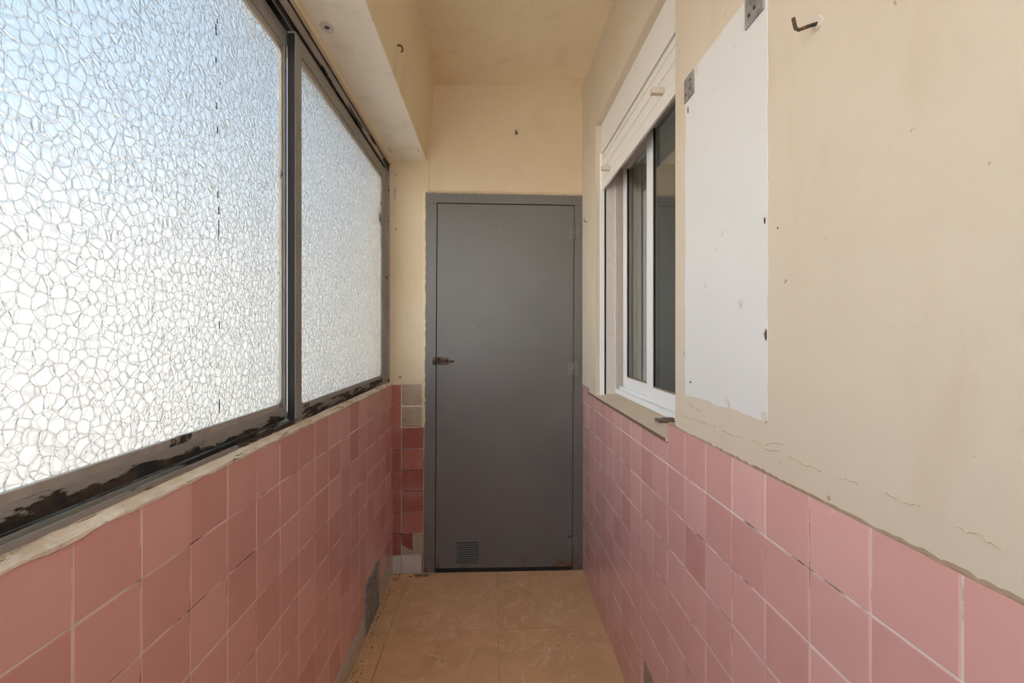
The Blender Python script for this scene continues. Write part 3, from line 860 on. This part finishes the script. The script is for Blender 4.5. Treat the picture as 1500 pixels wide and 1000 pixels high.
plate('hinge_plate', 'galvanised metal plate at the near top corner of the white patch', 0.836, 0.897, 1.946, 2.008, 2, [(.45, .35), (.75, .3), (.5, .8)])

def hook(name, label, base, path, r=0.0026, ring=None, ringdir='x-'):
    root = empty(name, base); tag(root, label, 'hook' if name == 'wall_hook' else 'nail', group='rusty wall hooks' if name == 'wall_hook' else None)
    mb = MB(); mb.tube(path, r, 10); mb.build('shank', RUST, root)
    if ring:
        b_ = blotch('plaster_collar', root, *base, ring, ring * 1.25, PALECHIP, ringdir, 12, 0.004)
    return root
X = XR - 0.001
hook('wall_hook', 'bent rusty hook sticking out high on the bare right wall', (X, 0.694, 1.824),
     [(X + .004, .694, 1.824), (X - .014, .696, 1.819), (X - .030, .699, 1.814), (X - .034, .700, 1.817), (X - .036, .701, 1.828), (X - .037, .701, 1.834)], 0.0028, 0.020)
hook('wall_hook', 'small rusty hook in the end wall above the grey door', (0.131, YE, 2.489),
     [(.131, YE + .004, 2.492), (.131, YE - .010, 2.490), (.130, YE - .016, 2.484), (.128, YE - .018, 2.474), (.133, YE - .020, 2.468), (.139, YE - .018, 2.474)], 0.0042, 0.026, 'y-')
bx = -0.3585
hook('wall_hook', 'short rusty hook in the side of the ceiling beam', (bx, 1.743, 2.425),
     [(bx - .006, 1.743, 2.428), (bx + .012, 1.743, 2.426), (bx + .018, 1.742, 2.418), (bx + .019, 1.742, 2.408), (bx + .014, 1.741, 2.401)], 0.0035)
hook('bent_nail', 'tiny bent nail in the right wall between the door and the white window', (X, 2.447, 1.95),
     [(X + .004, 2.447, 1.946), (X - .014, 2.447, 1.946), (X - .018, 2.447, 1.948), (X - .018, 2.447, 1.960)], 0.0018)

def anchor():
    root = empty('screw_anchor', (-0.526, 1.477, SOF))
    tag(root, 'dark screw hole with a white filler ring in the beam underside', 'screw anchor')
    mb = MB(); n = 20
    pts = [(-0.526 + .020 * math.cos(2 * math.pi * k / n) * (1 + .15 * math.sin(3 * k)), 1.477 + .030 * math.sin(2 * math.pi * k / n), SOF + .0006) for k in range(n)]
    mb.prism(pts, (0, 0, -.0016)); mb.build('filler_ring', m_plain('white_filler', (0.66, 0.62, 0.56), .7), root)
    mb = MB(); mb.tube([(-0.526, 1.477, SOF - .0002), (-0.526, 1.477, SOF - .0035)], [.0095, .006], 14); mb.build('screw_head', m_plain('dark_screw', (.09, .075, .06), .5), root)
anchor()

def wall_vent():
    root = empty('wall_vent', (XL, 2.16, 0.11))
    tag(root, 'grey perforated metal vent plate low on the left wall', 'vent')
    a, b_, c, d = 2.042, 2.268, 0.012, 0.232; x = XL + 0.0035
    mb = MB()
    for (p, q, r, s) in ((a, a + .010, c, d), (b_ - .010, b_, c, d), (a + .010, b_ - .010, c, c + .010), (a + .010, b_ - .010, d - .010, d)):
        mb.box(XL - .002, x + .004, p, q, r, s, bevel=.0008)
    mb.build('rim', GALV, root)
    mb = MB(); n = 22
    for k in range(n):
        z = c + .010 + (d - c - .020) * (k + .5) / n; mb.box(x - .001, x + .0012, a + .009, b_ - .009, z - .0028, z + .0028)
    for k in range(n):
        y = a + .010 + (b_ - a - .020) * (k + .5) / n; mb.box(x - .0012, x + .0010, y - .0028, y + .0028, c + .009, d - .009)
    mb.build('mesh', GALV, root)
    mb = MB(); mb.box(XL - .001, XL + .0012, a + .008, b_ - .008, c + .008, d - .008); mb.build('duct_opening', BLACK, root)
wall_vent()
